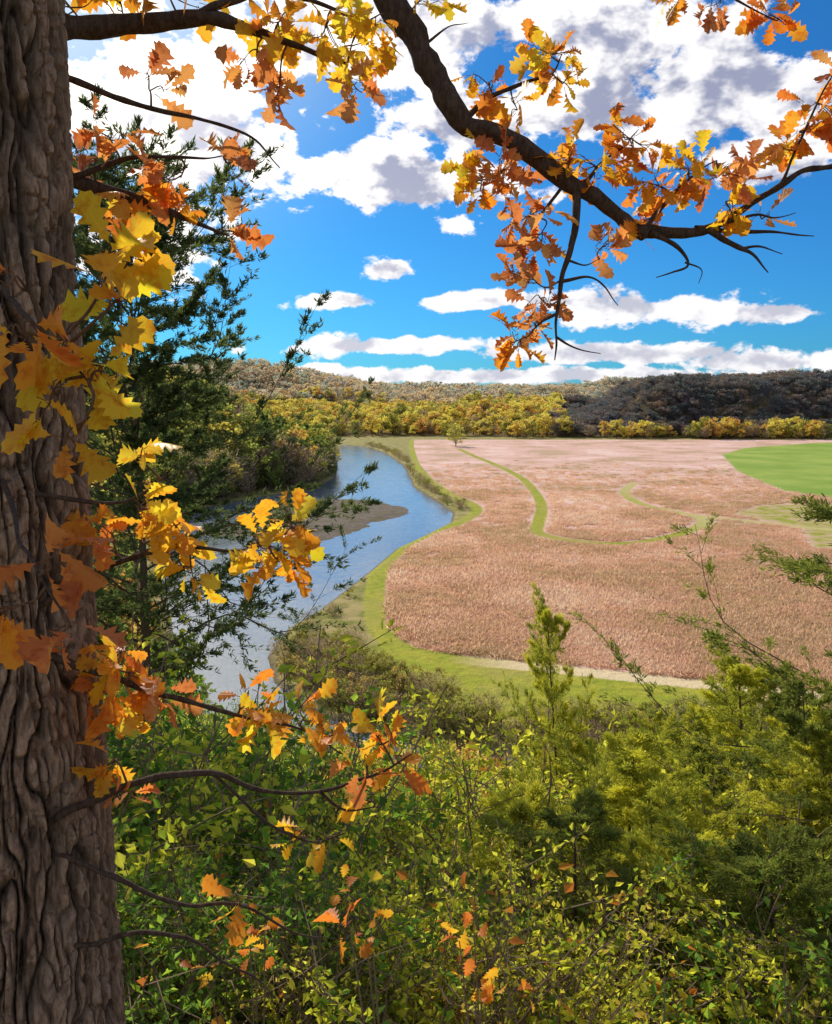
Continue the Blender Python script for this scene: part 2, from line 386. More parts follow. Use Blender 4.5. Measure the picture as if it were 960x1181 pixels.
forest('hillside_forest',ph,(80,800),(640,950),7500,(9,14),lambda x,y,z,d,r,b:(d>4)&seesec(x,y)&(x>118+(y-700)*.15),sx=1.1)
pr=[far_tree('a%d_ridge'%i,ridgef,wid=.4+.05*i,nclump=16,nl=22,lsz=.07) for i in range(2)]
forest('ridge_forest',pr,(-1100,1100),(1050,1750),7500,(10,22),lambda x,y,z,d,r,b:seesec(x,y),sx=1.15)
pl=[far_tree('a%d_cedar'%i,darkg,shape='cone',wid=.26+.05*i,base=.08,nclump=30) for i in range(2)]+[far_tree('b_aut',autumn),far_tree('b_grn',greenf,wid=.42),bare_tree('c_bare',greyt)]
forest('bluff_woodland',pl,(-330,-8),(66,600),6500,(6.5,12.5),lambda x,y,z,d,r,b:(d>2.5)&seesec(x,y,.05)&(y>70),prob=[.26,.26,.09,.24,.15],hy=lambda y:1.1+.6*sst(150,300,y))
forest('riverbank_trees',[pl[0],pl[3],pl[4]],(-75,-20),(230,520),650,(9,17),lambda x,y,z,d,r,b:(d>-3)&(d<9)&(r>1),prob=[.2,.3,.5])
bb=leafmat('bank_bush_foliage','rand',[(0,(.42,.36,.10)),(.5,(.30,.31,.07)),(1,(.54,.40,.13))],.4)
ps=[bare_tree('a_bush',greyt,wid=.6),far_tree('b_bush',bb,wid=.5,base=.02,nclump=18)]
forest('riverbank_shrubs',ps,(-80,20),(80,560),9000,(1.0,2.9),lambda x,y,z,d,r,b:(r>.6)&(r<8)&(d<0)&(b>2)&(dline(x,y,PATH)>3.2)&(sdf(x,y,FIELD)>0)&(rng.uniform(size=x.shape)<.5),sx=1.3)
forest('bluff_foot_shrubs',ps,(-18,80),(64,100),2200,(1.4,4.2),lambda x,y,z,d,r,b:(r>.5)&(sdf(x,y,GREEN3)>-1)&(dline(x,y,PATH)>3.5)&(sdf(x,y,FIELD)>2)&(d<0)&(r<11),sx=.9)
forest('bluff_foot_trees',pl[2:]+ps[:1],(-14,60),(48,60),140,(4,7.5),lambda x,y,z,d,r,b:(d>-2),sx=1.)
o=far_tree('field_tree',autumn,wid=.45,nclump=34);sc.collection.objects.link(o);o.location=(27,548,0);o.scale=(17,17,15)
# ------------------------------------------------------------ marsh grass tussocks
def tussock(name,mat,n=64,R=1.3,h=1.1):
    mb=MB();a=rng.uniform(0,6.28,n);r=R*np.sqrt(rng.uniform(size=n))
    P=np.stack([r*np.cos(a),r*np.sin(a),0*a-.05],-1)
    place(mb,BV,BF,P,rdir(n,1.2),rdir(n),rng.uniform(.6,1.2,n)*h,np.ones((n,3))*rng.uniform(.8,1.2,(n,1)),wid=.11)
    return mb.build(name,[mat],smooth=False,link=False)
gt=leafmat('dry_marsh_grass','rand',[(0,(.84,.68,.58)),(.3,(.78,.54,.43)),(.5,(.74,.48,.37)),(.7,(.54,.40,.24)),(1,(.80,.58,.46))],.5,1.15,patch=.03)
tu=[tussock('t%d'%i,gt) for i in range(3)]
n=34000
y=84+(430-84)*rng.uniform(size=n)**1.5;x=rng.uniform(-.12,.62,n)*y
ok=(sdf(x,y,FIELD)<-1.2)&(dline(x,y,PATH)>2.6)&(dline(x,y,PATH2)>3)&(dline(x,y,PATH3)>3)&(sdf(x,y,GREEN1)>1)&(sdf(x,y,GREEN2)>1)
ok&=rng.uniform(size=n)>sst(150,430,y)
x,y=x[ok],y[ok];z=terrain(x,y)
sf=(.45+.4*(fbm(x/16,y/16,seed=33)+.5))*rng.uniform(.6,1.2,len(x))
scatter('marsh_grass',tu,np.stack([x,y,z],-1),rng.uniform(0,6.28,len(x)),np.stack([sf*1.2+.3,sf*1.2+.3,sf],-1),rng.integers(0,3,len(x)))
# ------------------------------------------------------------ cedars
cedar_leaf=leafmat('cedar_foliage','col',trans=.45,tcol=1.5)
cedar_bark=simplemat('cedar_bark',(.18,.125,.09),.9,scale=12)
def cedar(name,h,r,nb=60,nsub=15,nsp=11,nbl=6,base=.06,bl=.075,c1=(.10,.125,.022),c2=(.045,.07,.02),lean=(0,0),up=.35,link=True,pw=.6,sprd=1.,side=(.3,.9),droop=0.):
    mb=MB()
    tp=np.array([lean[0],lean[1],h])
    mb.tube(catmull([(0,0,0),tp*.5+np.array([.12,.03,0]),tp],6),np.linspace(.008*h+.02,.006,13),7,mat=1)
    Ps=[];Ds=[];Cs=[]
    for i in range(nb):
        t=(i+rng.uniform())/nb;tt=base+(1-base)*t
        z=h*tt;L=r*(1-t)**pw*rng.uniform(.3,1.35)+.12
        a=i*2.4+rng.uniform(-.7,.7);d=np.array([math.cos(a),math.sin(a),up*rng.uniform(0,2.)+t*.5])
        wv=rng.normal(size=3)*.07*L
        p0=tp*tt;q=[p0,p0+d*L*.35+wv,p0+d*L*.7+np.array([0,0,-.06*L])-wv,p0+d*L+np.array([0,0,L*(.16*rng.uniform(-.8,1.2)-droop)])]
        B=catmull(q,4);mb.tube(B,np.linspace(.005+.004*L,.002,len(B)),4,mat=1)
        tone=rng.uniform()
        for jj in range(nsub):
            s=.12+.88*(jj+rng.uniform())/nsub;k=min(len(B)-2,int(s*(len(B)-1)));b0=B[k]+(B[k+1]-B[k])*(s*(len(B)-1)-k)
            bd=norm(B[k+1]-B[k]);sdv=norm(np.cross(bd,(0,0,1)))*(1 if jj%2 else -1)
            sd=norm(bd*rng.uniform(.7,1.4)+sdv*rng.uniform(*side)+np.array([0,0,rng.uniform(-.3,.4)]))
            sl=L*(.42-.28*s)*rng.uniform(.4,1.5)+.06
            e=b0+sd*sl+np.array([0,0,-.15*sl]);mid=(b0+e)/2+np.array([0,0,.06*sl])
            mb.tube(np.array([b0,mid,e]),[.003,.002,.001],3,mat=1)
            u=rng.uniform(.08,1.04,nsp);pc=b0+(e-b0)*u[:,None]+np.array([0,0,.24*sl])*(u*(1-u))[:,None]
            pc=np.repeat(pc,nbl,0)+rng.normal(size=(nsp*nbl,3))*.014*(1+bl*3)*sprd
            dd=norm(sd*1.1+rng.normal(size=(nsp*nbl,3))*.6+np.array([0,0,.1]))
            Ps.append(pc);Ds.append(dd)
            w=np.clip(tone*.5+rng.uniform(0,.6)+rng.uniform(-.15,.15,(nsp*nbl,1)),0,1)
            Cs.append(np.array(c1)*w+np.array(c2)*(1-w))
    P=np.vstack(Ps);D=np.vstack(Ds);C=np.vstack(Cs);n=len(P)
    place(mb,BV,BF,P,D,rdir(n,.3),rng.uniform(.5,1.4,n)*bl,C,wid=.24)
    return mb.build(name,[cedar_leaf,cedar_bark],smooth=False,link=link)
def gz(x,y): return float(terrain(np.array([x]),np.array([y]))[0])
zb=gz(-4.5,12.2)
o=cedar('cedar_tree',35.0-zb,3.5,nb=96,nsub=17,nsp=12,nbl=8,bl=.085,c1=(.14,.18,.06),c2=(.06,.085,.04),up=.4,lean=(.3,0),base=.45,pw=.45,side=(.4,1.1));o.location=(-4.5,12.2,zb-.2)
YG1=(.66,.62,.07);YG2=(.20,.24,.04)
cc=[cedar('cedar_proto%d'%k,h,r,nb=nb,nsub=15,nsp=11,nbl=7,bl=.05,c1=YG1,c2=YG2,up=u_,link=False,pw=.8,side=(.6,1.4),lean=ln,droop=.05) for k,(h,r,nb,u_,ln) in enumerate([(4.5,2.2,46,.45,(.5,.2)),(6.0,2.6,54,.5,(-.7,.3))])]
cd=cedar('cedar_proto_dark',5.5,2.5,nb=56,nsub=15,nsp=11,nbl=7,bl=.05,c1=(.30,.33,.06),c2=(.09,.12,.035),up=.35,link=False,pw=.7,side=(.6,1.4),droop=.1)
def putc(m,x,y,t,wd=1.):
    src=[cc[0],cc[1],cd][m]
    b=bpy.data.objects.new('cedar_tree',src.data);sc.collection.objects.link(b)
    H=[4.5,6.0,5.5][m];z=gz(x,y);s=max(1.2,t-z)/H;b.scale=((s*.6+.4)*wd,(s*.6+.4)*wd,s);b.location=(x,y,z-.1);b.rotation_euler=(rng.uniform(-.08,.08),rng.uniform(-.08,.08),rng.uniform(0,6.28))
for (m,x,y,t,wd) in [(0,3.1,14,28.1,.6),(0,4.0,11,27.7,.8),(2,5.2,12.5,27.6,.9),(2,4.5,7.2,31.6,1.15),(2,3.7,6.2,28.9,1.),(0,4.1,8.2,29.0,1.),(1,4.5,16,25.2,.9),(0,2.4,6.4,28.6,1.),(1,2.8,8.2,27.9,.9)]: putc(m,x,y,t,wd)
def elim(a): return np.interp(a,[-.6,-.38,-.3,-.2,-.12,-.05,.05,.12,.2,.3,.5,.8],[-.22,-.24,-.30,-.37,-.42,-.445,-.455,-.455,-.44,-.43,-.42,-.36])
n=100
y=3.8+20*rng.uniform(size=n)**1.3;a=rng.uniform(.16,.72,n)-.02;x=a*y
z=terrain(x,y);h=rng.uniform(.6,1.,n)*(CAMZ+elim(a)*y-z)
ok=(h>1.);x,y,z,h,a=x[ok],y[ok],z[ok],h[ok],a[ok];m=len(x)
idx=np.where((rng.uniform(size=m)<.12+.4*(a>.42)),2,rng.integers(0,2,m));H=np.array([4.5,6.,5.5])[idx];s=h/H
scatter('cedar_thicket',[cc[0],cc[1],cd],np.stack([x,y,z-.1],-1),rng.uniform(0,6.28,m),np.stack([s*.6+.35,s*.6+.35,s],-1),idx,rng.uniform(-.2,.2,(m,2)))
# ------------------------------------------------------------ shrubs on the slope
shrub_leaf=leafmat('shrub_leaves','col',trans=.55,tcol=1.5)
stem=simplemat('shrub_stems',(.30,.22,.14),.8,scale=30)
def shrub(name,pal,nst=12,nl=1700,h=2.,w=.9,ls=.055,link=False,br_=8):
    mb=MB();Ps=[];Ds=[]
    for i in range(nst):
        a=rng.uniform(0,6.28);rr=w*rng.uniform(.3,1);hh=h*rng.uniform(.6,1.05)
        B=catmull([(0.05*math.cos(a),.05*math.sin(a),0),(rr*.35*math.cos(a),rr*.35*math.sin(a),hh*.5),(rr*math.cos(a+.3),rr*math.sin(a+.3),hh)],6)
        B[1:]+=rng.normal(size=(len(B)-1,3))*.02
        mb.tube(B,np.linspace(.008,.0025,len(B)),4,mat=1)
        for q in range(br_):
            k=rng.integers(3,len(B)-1);d=norm(rdir(1,.5)[0]*np.array([1,1,.8]));L=rng.uniform(.2,.6)*h/2
            E=np.array([B[k],B[k]+d*L*.5+rng.normal(size=3)*.02,B[k]+d*L]);mb.tube(E,[.004,.003,.0015],3,mat=1)
            m=max(1,nl//(nst*br_));u=rng.uniform(.15,1.05,(m,1))
            Ps.append(B[k]+d*L*u+rng.normal(size=(m,3))*.035);Ds.append(norm(d*.6+rng.normal(size=(m,3))*.7))
    P=np.vstack(Ps);D=np.vstack(Ds);n=len(P);pal=np.array(pal)
    C=pal[rng.integers(0,len(pal),n)]*rng.uniform(.7,1.15,(n,1))
    place(mb,LV,LF,P,D,rdir(n,.5),rng.uniform(.5,1.4,n)*ls,C,curl=(0,-.15))
    return mb.build(name,[shrub_leaf,stem],smooth=False,link=link)
G1=[(.68,.66,.06),(.52,.54,.05),(.80,.70,.08),(.28,.36,.04)]
G2=[(.18,.32,.05),(.32,.46,.05),(.12,.21,.045)]
G3=[(.82,.68,.09),(.68,.48,.09),(.56,.52,.07),(.86,.74,.12)]
G4=[(.80,.36,.06),(.72,.24,.05),(.76,.55,.07)]
sp=[shrub('a_shrub',G1,ls=.042,nl=2300),shrub('b_shrub',G1,w=1.1,ls=.046,nl=2300),shrub('c_shrub',G2,nl=2300,ls=.048),shrub('d_shrub',G3,nl=1600,ls=.037),shrub('e_shrub',G3,nl=600,nst=24,ls=.032,w=.6),shrub('f_shrub',G4,nl=220,nst=8,ls=.07)]
n=1600
y=3.0+51*rng.uniform(size=n)**1.4;a=rng.uniform(-.6,.64,n);x=a*y
z=terrain(x,y);lim=CAMZ+elim(a)*y-z
h=np.minimum(rng.uniform(.5,1.,n)*lim,rng.uniform(1.4,3.2,n)+y*.14)
h=np.minimum(h,np.where(y<5,CAMZ-.66*y-z,99))
ok=(lim>.45)&(h>.35)&~((a>.22)&(rng.uniform(size=n)<.6))
x,y,z,h,a=x[ok],y[ok],z[ok],h[ok],a[ok];m=len(x)
w=np.clip(h/2,.6,1.8)*rng.uniform(.95,1.45,m)
idx=rng.choice(6,m,p=[.23,.20,.06,.27,.17,.07])
left=a<-.12;idx=np.where(left&(rng.uniform(size=m)<.42),2,idx)
scatter('hillside_shrubs',sp,np.stack([x,y,z-.05],-1),rng.uniform(0,6.28,m),np.stack([w,w,h/2],-1),idx)
# ------------------------------------------------------------ the oak
OT=empty('oak_tree',(-1.21,2.25,29.2))
bm,N,out=newmat('oak_bark')
tc=N.n.new('ShaderNodeTexCoord');co=N.attr('col').outputs['Color']
v=N.v('MULTIPLY',tc.outputs['Object'],(1,1,.3))
nn=N.noise(v,70,5,.7);n5=N.noise(tc.outputs['Object'],6,3)
c=N.mix(N.ss(nn,.3,.7),(.15,.09,.055),(.38,.27,.18))
c=N.mix(N.ss(n5,.5,.7,0,.4),c,(.25,.19,.14))
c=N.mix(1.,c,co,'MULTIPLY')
p=prin(N,c,.9,N.bump(nn,1.,.01),.2);N.l.new(p.outputs[0],out.inputs[0])
k=460;m=1100
zz=np.linspace(28.4,36.2,m);th=np.arange(k)*2*np.pi/k
TH,ZZ=np.meshgrid(th,zz)
R0=.250+.08*np.exp(-(ZZ-28.8)/.4)*.6
cx=-1.205+.006*(ZZ-30)+.012*np.sin(ZZ*1.3);cy=2.25+.012*np.cos(ZZ*1.1)
ax=np.cos(TH)*.26;ay=np.sin(TH)*.26
wx=fbm(ax*9,ay*9,ZZ*3,seed=40,o=3)
a1=np.abs(vnoise(ax*30+wx*1.6,ay*30+wx*1.6,ZZ*3.6+wx*.5,seed=41))
a2=np.abs(vnoise(ax*55+wx*2,ay*55,ZZ*8,seed=42))
a3=np.abs(vnoise(ax*16,ay*16,ZZ*26+wx*3,seed=43))
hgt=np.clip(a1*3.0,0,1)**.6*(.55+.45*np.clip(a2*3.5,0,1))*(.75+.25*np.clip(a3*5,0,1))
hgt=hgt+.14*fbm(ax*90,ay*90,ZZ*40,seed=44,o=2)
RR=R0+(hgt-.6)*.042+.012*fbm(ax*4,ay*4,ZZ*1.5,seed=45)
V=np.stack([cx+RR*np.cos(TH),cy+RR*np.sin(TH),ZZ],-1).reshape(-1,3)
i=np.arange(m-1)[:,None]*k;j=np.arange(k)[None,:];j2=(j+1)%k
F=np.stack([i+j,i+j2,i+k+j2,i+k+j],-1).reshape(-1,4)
furrow_shade=np.clip(.06+1.12*hgt,.05,1.25).reshape(-1,1)*np.ones((1,3))  # shade of the bark furrows put into vertex colour, darkest in the grooves
mb=MB();mb.add(V,F,furrow_shade);tr=mb.build('trunk',[bm],smooth=False)
OB=MB()   # limbs
OL=MB()   # leaves
half=[(0,0),(.03,.09),(.13,.17),(.07,.25),(.25,.35),(.13,.43),(.36,.55),(.20,.62),(.37,.77),(.23,.82),(.20,.93),(.07,.95),(0,1)]
hv=[];
for q in half: hv.append((0,q[1],0.))
for q in half: hv.append((q[0],q[1],.0))
for q in half: hv.append((-q[0],q[1],.0))
OV=np.array(hv);n_=len(half);of=[]
for q in range(n_-1):
    of.append((q,n_+q,n_+q+1,q+1));of.append((q,q+1,2*n_+q+1,2*n_+q))
OF=np.array(of);OUV=OV[:,:2].copy()
PAL={'gold':[(.92,.56,.03),(.92,.46,.03),(.86,.36,.03),(.90,.62,.06)],
 'orange':[(.92,.36,.03),(.88,.26,.03),(.90,.44,.04),(.65,.19,.04)],
 'rust':[(.62,.21,.06),(.74,.27,.07),(.45,.16,.07),(.74,.37,.13)],
 'mix':[(.92,.50,.03),(.88,.32,.03),(.66,.24,.05),(.92,.60,.05),(.88,.40,.03)]}
def limb(P,R,m=8,k=10,wob=.008):
    B=catmull(P,m);B=B+wob*np.stack([vnoise(B[:,0]*11+q*7,B[:,2]*11,B[:,1]*9,seed=50+q) for q in range(3)],-1)
    r=np.interp(np.linspace(0,1,len(B)),np.linspace(0,1,len(R)),R)
    r=r*(1+.2*vnoise(B[:,0]*25,B[:,2]*25,B[:,1]*25,seed=55));OB.tube(B,r,k,col=(.30,.29,.29));return B
ALL=[]
def br(P,R,**kw):
    B=limb(P,R,**kw);ALL.append(B);return B
def cluster(c,rad,n,pal,size=.11,frm=None,droop=-.25):
    c=np.array(c,float)
    pts=np.vstack(ALL)
    if frm is None:
        frm=pts[np.argmin(np.linalg.norm(pts-c,axis=1))]
    frm=np.array(frm,float);md=(frm+c)/2+rng.normal(size=3)*.12*np.linalg.norm(c-frm)
    T=catmull([frm,md,c],5);L=np.linalg.norm(c-frm)
    OB.tube(T,np.linspace(.0035+.004*L,.002,len(T)),5,col=(.6,.5,.45))
    ns=max(2,n//4);pal=np.array(PAL[pal])
    for s in range(ns):
        d=rdir(1,0)[0];e=c+d*rad*rng.uniform(.3,1)*np.array([1,.9,.8])
        st=T[-1-rng.integers(0,4)]
        W=catmull([st,(st+e)/2+rng.normal(size=3)*.01,e],3);OB.tube(W,np.linspace(.0025,.0012,len(W)),4,col=(.7,.55,.45))
        k=int(np.ceil(n/ns));ax=norm(e-st)
        D=norm(ax*.7+rdir(k)*.9+np.array([0,0,droop]));P=e+rng.normal(size=(k,3))*.008-ax*rng.uniform(0,.03,(k,1))
        base=pal[rng.integers(0,len(pal))]
        C=(.55*base+.45*pal[rng.integers(0,len(pal),k)])*rng.uniform(.75,1.05,(k,1))
        sz=size*rng.uniform(.5,1.15,k)
        for q in range(k): OB.tube(np.array([P[q],P[q]+D[q]*.02]),[.0012,.001],3,col=(.9,.6,.4))
        place(OL,OV,OF,P+D*.018,D,rdir(k,.6),sz,C,curl=(rng.uniform(-1.6,2.6,k),rng.uniform(-.7,.4,k)),uv=OUV,wid=.92)
# --- big overhanging limb
Lm=br([(-1.1,2.3,34.35),(-.75,2.6,34.3),(-.35,3.0,34.0),(-.16,3.2,33.68),(-.097,3.23,33.47),(-.006,3.22,33.34),(.065,3.2,33.20),(.177,3.17,33.02),(.355,3.14,32.94),(.516,3.1,32.81),(.71,3.1,32.69),(.855,3.12,32.61)],[.085,.075,.068,.06,.052,.048,.044,.041,.035,.032,.028,.024],k=14,wob=.014)
b1=br([(.84,3.12,32.62),(.97,3.14,32.615),(1.097,3.16,32.63),(1.258,3.15,32.72),(1.42,3.15,32.83),(1.565,3.15,32.86),(1.9,3.2,32.95)],[.024,.021,.018,.013,.011,.009,.005])
br([(1.05,3.15,32.63),(1.26,3.2,32.63),(1.38,3.2,32.625),(1.516,3.2,32.61)],[.014,.008,.005,.002])
br([(1.09,3.15,32.63),(1.19,3.1,32.56),(1.25,3.1,32.53),(1.306,3.08,32.46)],[.014,.009,.006,.002])
br([(1.2,3.1,32.55),(1.27,3.1,32.56),(1.35,3.08,32.53)],[.006,.004,.0015])
br([(1.15,3.15,32.65),(1.25,3.1,32.67),(1.32,3.1,32.66),(1.40,3.1,32.68)],[.008,.005,.003,.0012])
br([(.87,3.1,32.61),(.96,3.08,32.56),(1.0,3.06,32.49),(.94,3.05,32.46),(.88,3.05,32.44)],[.011,.007,.005,.003,.0015])
br([(.99,3.07,32.5),(1.05,3.05,32.47),(1.04,3.05,32.42)],[.004,.002,.001])
bd=br([(.59,3.1,32.76),(.58,3.05,32.68),(.565,3.03,32.54),(.53,3.02,32.44),(.515,3.0,32.29),(.50,3.0,32.14)],[.020,.015,.012,.009,.006,.002])
br([(.53,3.02,32.42),(.62,3.0,32.43),(.68,3.0,32.40),(.735,3.0,32.33)],[.007,.004,.003,.0015])
br([(.51,3.0,32.22),(.57,3.0,32.19),(.68,3.0,32.165)],[.005,.003,.0012])
br([(.515,3.0,32.3),(.45,2.98,32.27),(.40,2.98,32.22)],[.006,.004,.002])
br([(.55,3.02,32.5),(.61,3.0,32.47),(.66,3.0,32.49)],[.005,.003,.001])
br([(.177,3.17,33.02),(.25,3.2,33.10),(.37,3.2,33.16),(.50,3.22,33.2),(.55,3.25,33.28)],[.014,.009,.007,.005,.002])
br([(.40,3.12,32.92),(.33,3.1,32.84),(.28,3.1,32.8),(.22,3.1,32.79)],[.01,.006,.004,.002])
br([(.60,3.1,32.77),(.68,3.12,32.86),(.78,3.12,32.93)],[.01,.006,.002])
br([(.85,3.1,32.62),(.93,3.1,32.73),(1.02,3.1,32.82),(1.1,3.1,32.86)],[.01,.007,.004,.002])
br([(.55,3.1,32.78),(.47,3.1,32.68),(.40,3.1,32.66)],[.008,.005,.002])
br([(1.35,3.15,32.78),(1.42,3.15,32.93),(1.49,3.15,33.1),(1.54,3.15,33.2)],[.007,.005,.004,.002])
br([(.3,3.3,34.0),(.9,3.2,33.65),(1.1,3.2,33.5),(1.33,3.2,33.38)],[.02,.012,.006,.002])
br([(.02,3.2,33.28),(.12,3.2,33.36),(.2,3.2,33.38)],[.006,.003,.001])
for c,n,pl_,r in [((.27,3.2,33.17),14,'orange',.09),((.38,3.2,33.07),7,'mix',.06),((.50,3.22,33.27),20,'mix',.12),((.55,3.22,33.17),14,'mix',.09),((.23,3.15,32.89),10,'gold',.08),((.30,3.1,32.79),26,'rust',.13),((.24,3.1,32.78),10,'orange',.07),
  ((.42,3.1,32.67),18,'rust',.12),((.57,3.1,32.87),16,'mix',.08),((.66,3.12,32.85),18,'orange',.09),((.79,3.12,32.95),24,'orange',.11),((.72,3.12,32.9),12,'mix',.07),((.88,3.1,32.78),16,'mix',.09),((1.0,3.1,32.83),20,'mix',.1),((1.13,3.1,32.82),18,'rust',.09),
  ((1.14,3.1,32.72),10,'mix',.07),((.86,3.1,32.66),8,'orange',.06),((.46,3.08,32.60),12,'rust',.09),((.68,3.05,32.55),9,'rust',.07),((.40,3.0,32.45),10,'rust',.07),((.45,3.0,32.36),12,'rust',.07),((.37,2.98,32.21),14,'orange',.07),((.43,2.98,32.27),9,'rust',.06),
  ((1.35,3.15,32.93),10,'orange',.08),((1.47,3.15,33.08),14,'orange',.1),((1.52,3.15,33.18),12,'rust',.08),((1.42,3.15,32.98),10,'orange',.07),((1.34,3.2,33.39),12,'orange',.07),((.98,3.2,33.5),8,'orange',.08),((1.12,3.2,33.46),6,'rust',.06),((.03,3.2,33.47),8,'gold',.06),((1.29,3.15,32.68),4,'rust',.05)]:
    cluster(c,r,int(n*1.35),pl_,.092)
# --- upper left boughs
br([(-1.1,2.3,33.0),(-.995,2.55,33.08),(-.81,2.65,33.14),(-.59,2.68,33.16),(-.40,2.7,33.10),(-.215,2.7,33.04)],[.045,.036,.03,.02,.012,.004])
br([(-.7,2.66,33.15),(-.5,2.7,33.25),(-.3,2.7,33.22),(-.15,2.7,33.15)],[.014,.01,.006,.003])
br([(-1.05,2.4,32.92),(-.86,2.6,32.89),(-.67,2.62,32.85),(-.51,2.62,32.80),(-.417,2.6,32.70)],[.011,.008,.006,.004,.0015])
br([(-1.05,2.35,32.63),(-.887,2.55,32.61),(-.753,2.6,32.57),(-.578,2.6,32.5)],[.024,.016,.010,.003])
br([(-1.0,2.4,32.62),(-.85,2.5,32.7),(-.7,2.55,32.72),(-.58,2.55,32.72)],[.01,.007,.004,.002])
for c,n,pl_,r in [((-1.2,2.5,33.2),16,'gold',.12),((-1.05,2.6,33.18),18,'mix',.12),((-.9,2.65,33.2),12,'mix',.1),((-.75,2.65,33.22),10,'orange',.1),((-.42,2.7,33.17),22,'mix',.12),((-.28,2.7,33.15),24,'gold',.12),((-.5,2.7,33.06),14,'rust',.1),((-.43,2.7,32.97),10,'rust',.08),((-.2,2.7,33.1),18,'gold',.1),((-.215,2.7,32.99),12,'rust',.08),((-.12,2.7,33.18),10,'mix',.08),
  ((-.81,2.6,32.93),8,'rust',.08),((-.565,2.55,32.70),12,'rust',.07),((-.71,2.55,32.66),14,'rust',.09),((-.95,2.5,32.66),14,'rust',.09),((-.75,2.6,32.56),14,'orange',.09),((-.86,2.55,32.6),10,'orange',.08),((-.6,2.6,32.52),8,'rust',.06),((-.9,2.5,32.76),8,'rust',.08)]:
    cluster(c,r,n,pl_,.10)
# --- sprays in front of the trunk
br([(-1.05,2.05,32.3),(-.85,1.75,32.2),(-.70,1.55,32.12),(-.60,1.5,32.03)],[.008,.006,.004,.002])
br([(-1.05,2.05,31.8),(-.85,1.7,31.72),(-.72,1.5,31.68),(-.66,1.47,31.6)],[.007,.005,.003,.002])
for c,n,pl_,r in [((-.57,1.55,32.24),9,'gold',.06),((-.54,1.55,32.20),6,'gold',.05),((-.64,1.53,32.10),9,'gold',.06),((-.58,1.52,32.05),10,'gold',.06),((-.72,1.5,32.12),6,'orange',.05),((-.67,1.5,32.0),6,'gold',.05),((-.63,1.5,31.93),4,'orange',.04),((-.72,1.5,32.22),4,'orange',.05),
  ((-.68,1.47,31.71),6,'rust',.04),((-.64,1.45,31.58),6,'rust',.05),((-.74,1.46,31.62),5,'orange',.05)]:
    cluster(c,r,n,pl_,.10)
# --- lower boughs right of the trunk
br([(-1.02,2.1,31.45),(-.8,2.15,31.56),(-.66,2.18,31.60),(-.50,2.2,31.58),(-.36,2.2,31.62)],[.010,.008,.006,.004,.002])
br([(-1.0,2.1,31.75),(-.82,2.15,31.72),(-.72,2.18,31.76),(-.66,2.2,31.82)],[.007,.005,.003,.002])
br([(-1.0,2.1,31.32),(-.75,2.12,31.22),(-.60,2.12,31.17),(-.473,2.12,31.13),(-.3,2.12,31.08),(-.2,2.1,31.03)],[.011,.009,.007,.005,.003,.002])
br([(-1.02,2.1,30.84),(-.88,2.1,30.91),(-.71,2.1,30.97),(-.568,2.1,30.98),(-.426,2.1,30.93),(-.26,2.1,30.93),(-.118,2.08,30.98),(-.012,2.08,31.04)],[.014,.012,.010,.008,.006,.005,.004,.002])
br([(-.26,2.1,30.93),(-.2,2.12,30.86),(-.12,2.12,30.87)],[.005,.003,.0015])
br([(-.568,2.1,30.98),(-.42,2.1,30.84),(-.3,2.1,30.78),(-.2,2.1,30.8)],[.005,.004,.003,.0015])
br([(-1.0,2.1,30.75),(-.7,2.1,30.6),(-.5,2.1,30.58),(-.35,2.1,30.5),(-.2,2.1,30.48)],[.009,.006,.005,.003,.001])
br([(-1.0,2.1,30.45),(-.75,2.1,30.5),(-.55,2.1,30.42),(-.4,2.1,30.3)],[.008,.006,.004,.001])
for c,n,pl_,r in [((-.757,2.15,31.86),6,'gold',.05),((-.745,2.15,31.70),18,'mix',.08),((-.66,2.18,31.66),16,'mix',.07),((-.82,2.15,31.64),14,'orange',.08),((-.44,2.2,31.61),20,'gold',.08),((-.34,2.2,31.65),20,'gold',.07),((-.38,2.2,31.55),14,'mix',.07),((-.62,2.18,31.54),12,'gold',.07),((-.70,2.18,31.58),8,'gold',.06),
  ((-.80,2.12,31.32),14,'orange',.07),((-.78,2.12,31.26),16,'mix',.08),((-.85,2.12,31.20),14,'orange',.08),((-.71,2.12,31.22),11,'rust',.07),((-.73,2.12,31.12),10,'mix',.08),((-.473,2.12,31.17),12,'orange',.06),((-.42,2.12,31.15),8,'gold',.05),((-.30,2.12,31.14),12,'mix',.06),((-.23,2.1,31.08),10,'mix',.06),((-.11,2.1,31.09),12,'gold',.06),((-.06,2.1,31.03),10,'orange',.05),((-.14,2.1,31.02),8,'rust',.05),
  ((-.83,2.1,31.02),10,'mix',.07),((-.82,2.1,30.9),7,'rust',.06),((-.31,2.1,30.80),5,'gold',.04),((-.12,2.12,30.885),4,'gold',.03),((-.25,2.1,30.79),3,'gold',.03),((-.2,2.1,30.52),3,'orange',.04),((-.5,2.1,30.6),3,'orange',.04)]:
    cluster(c,r,n,pl_,.088)
lm=OB.build('limbs',[bm])
oakleaf=leafmat('oak_leaves','col',trans=.58,tcol=1.5,veins=True,rough=.45)
lv=OL.build('leaves',[oakleaf])
for o in (tr,lm,lv):
    o.parent=OT;o.matrix_parent_inverse=Matrix.Translation(-Vector(OT.location))
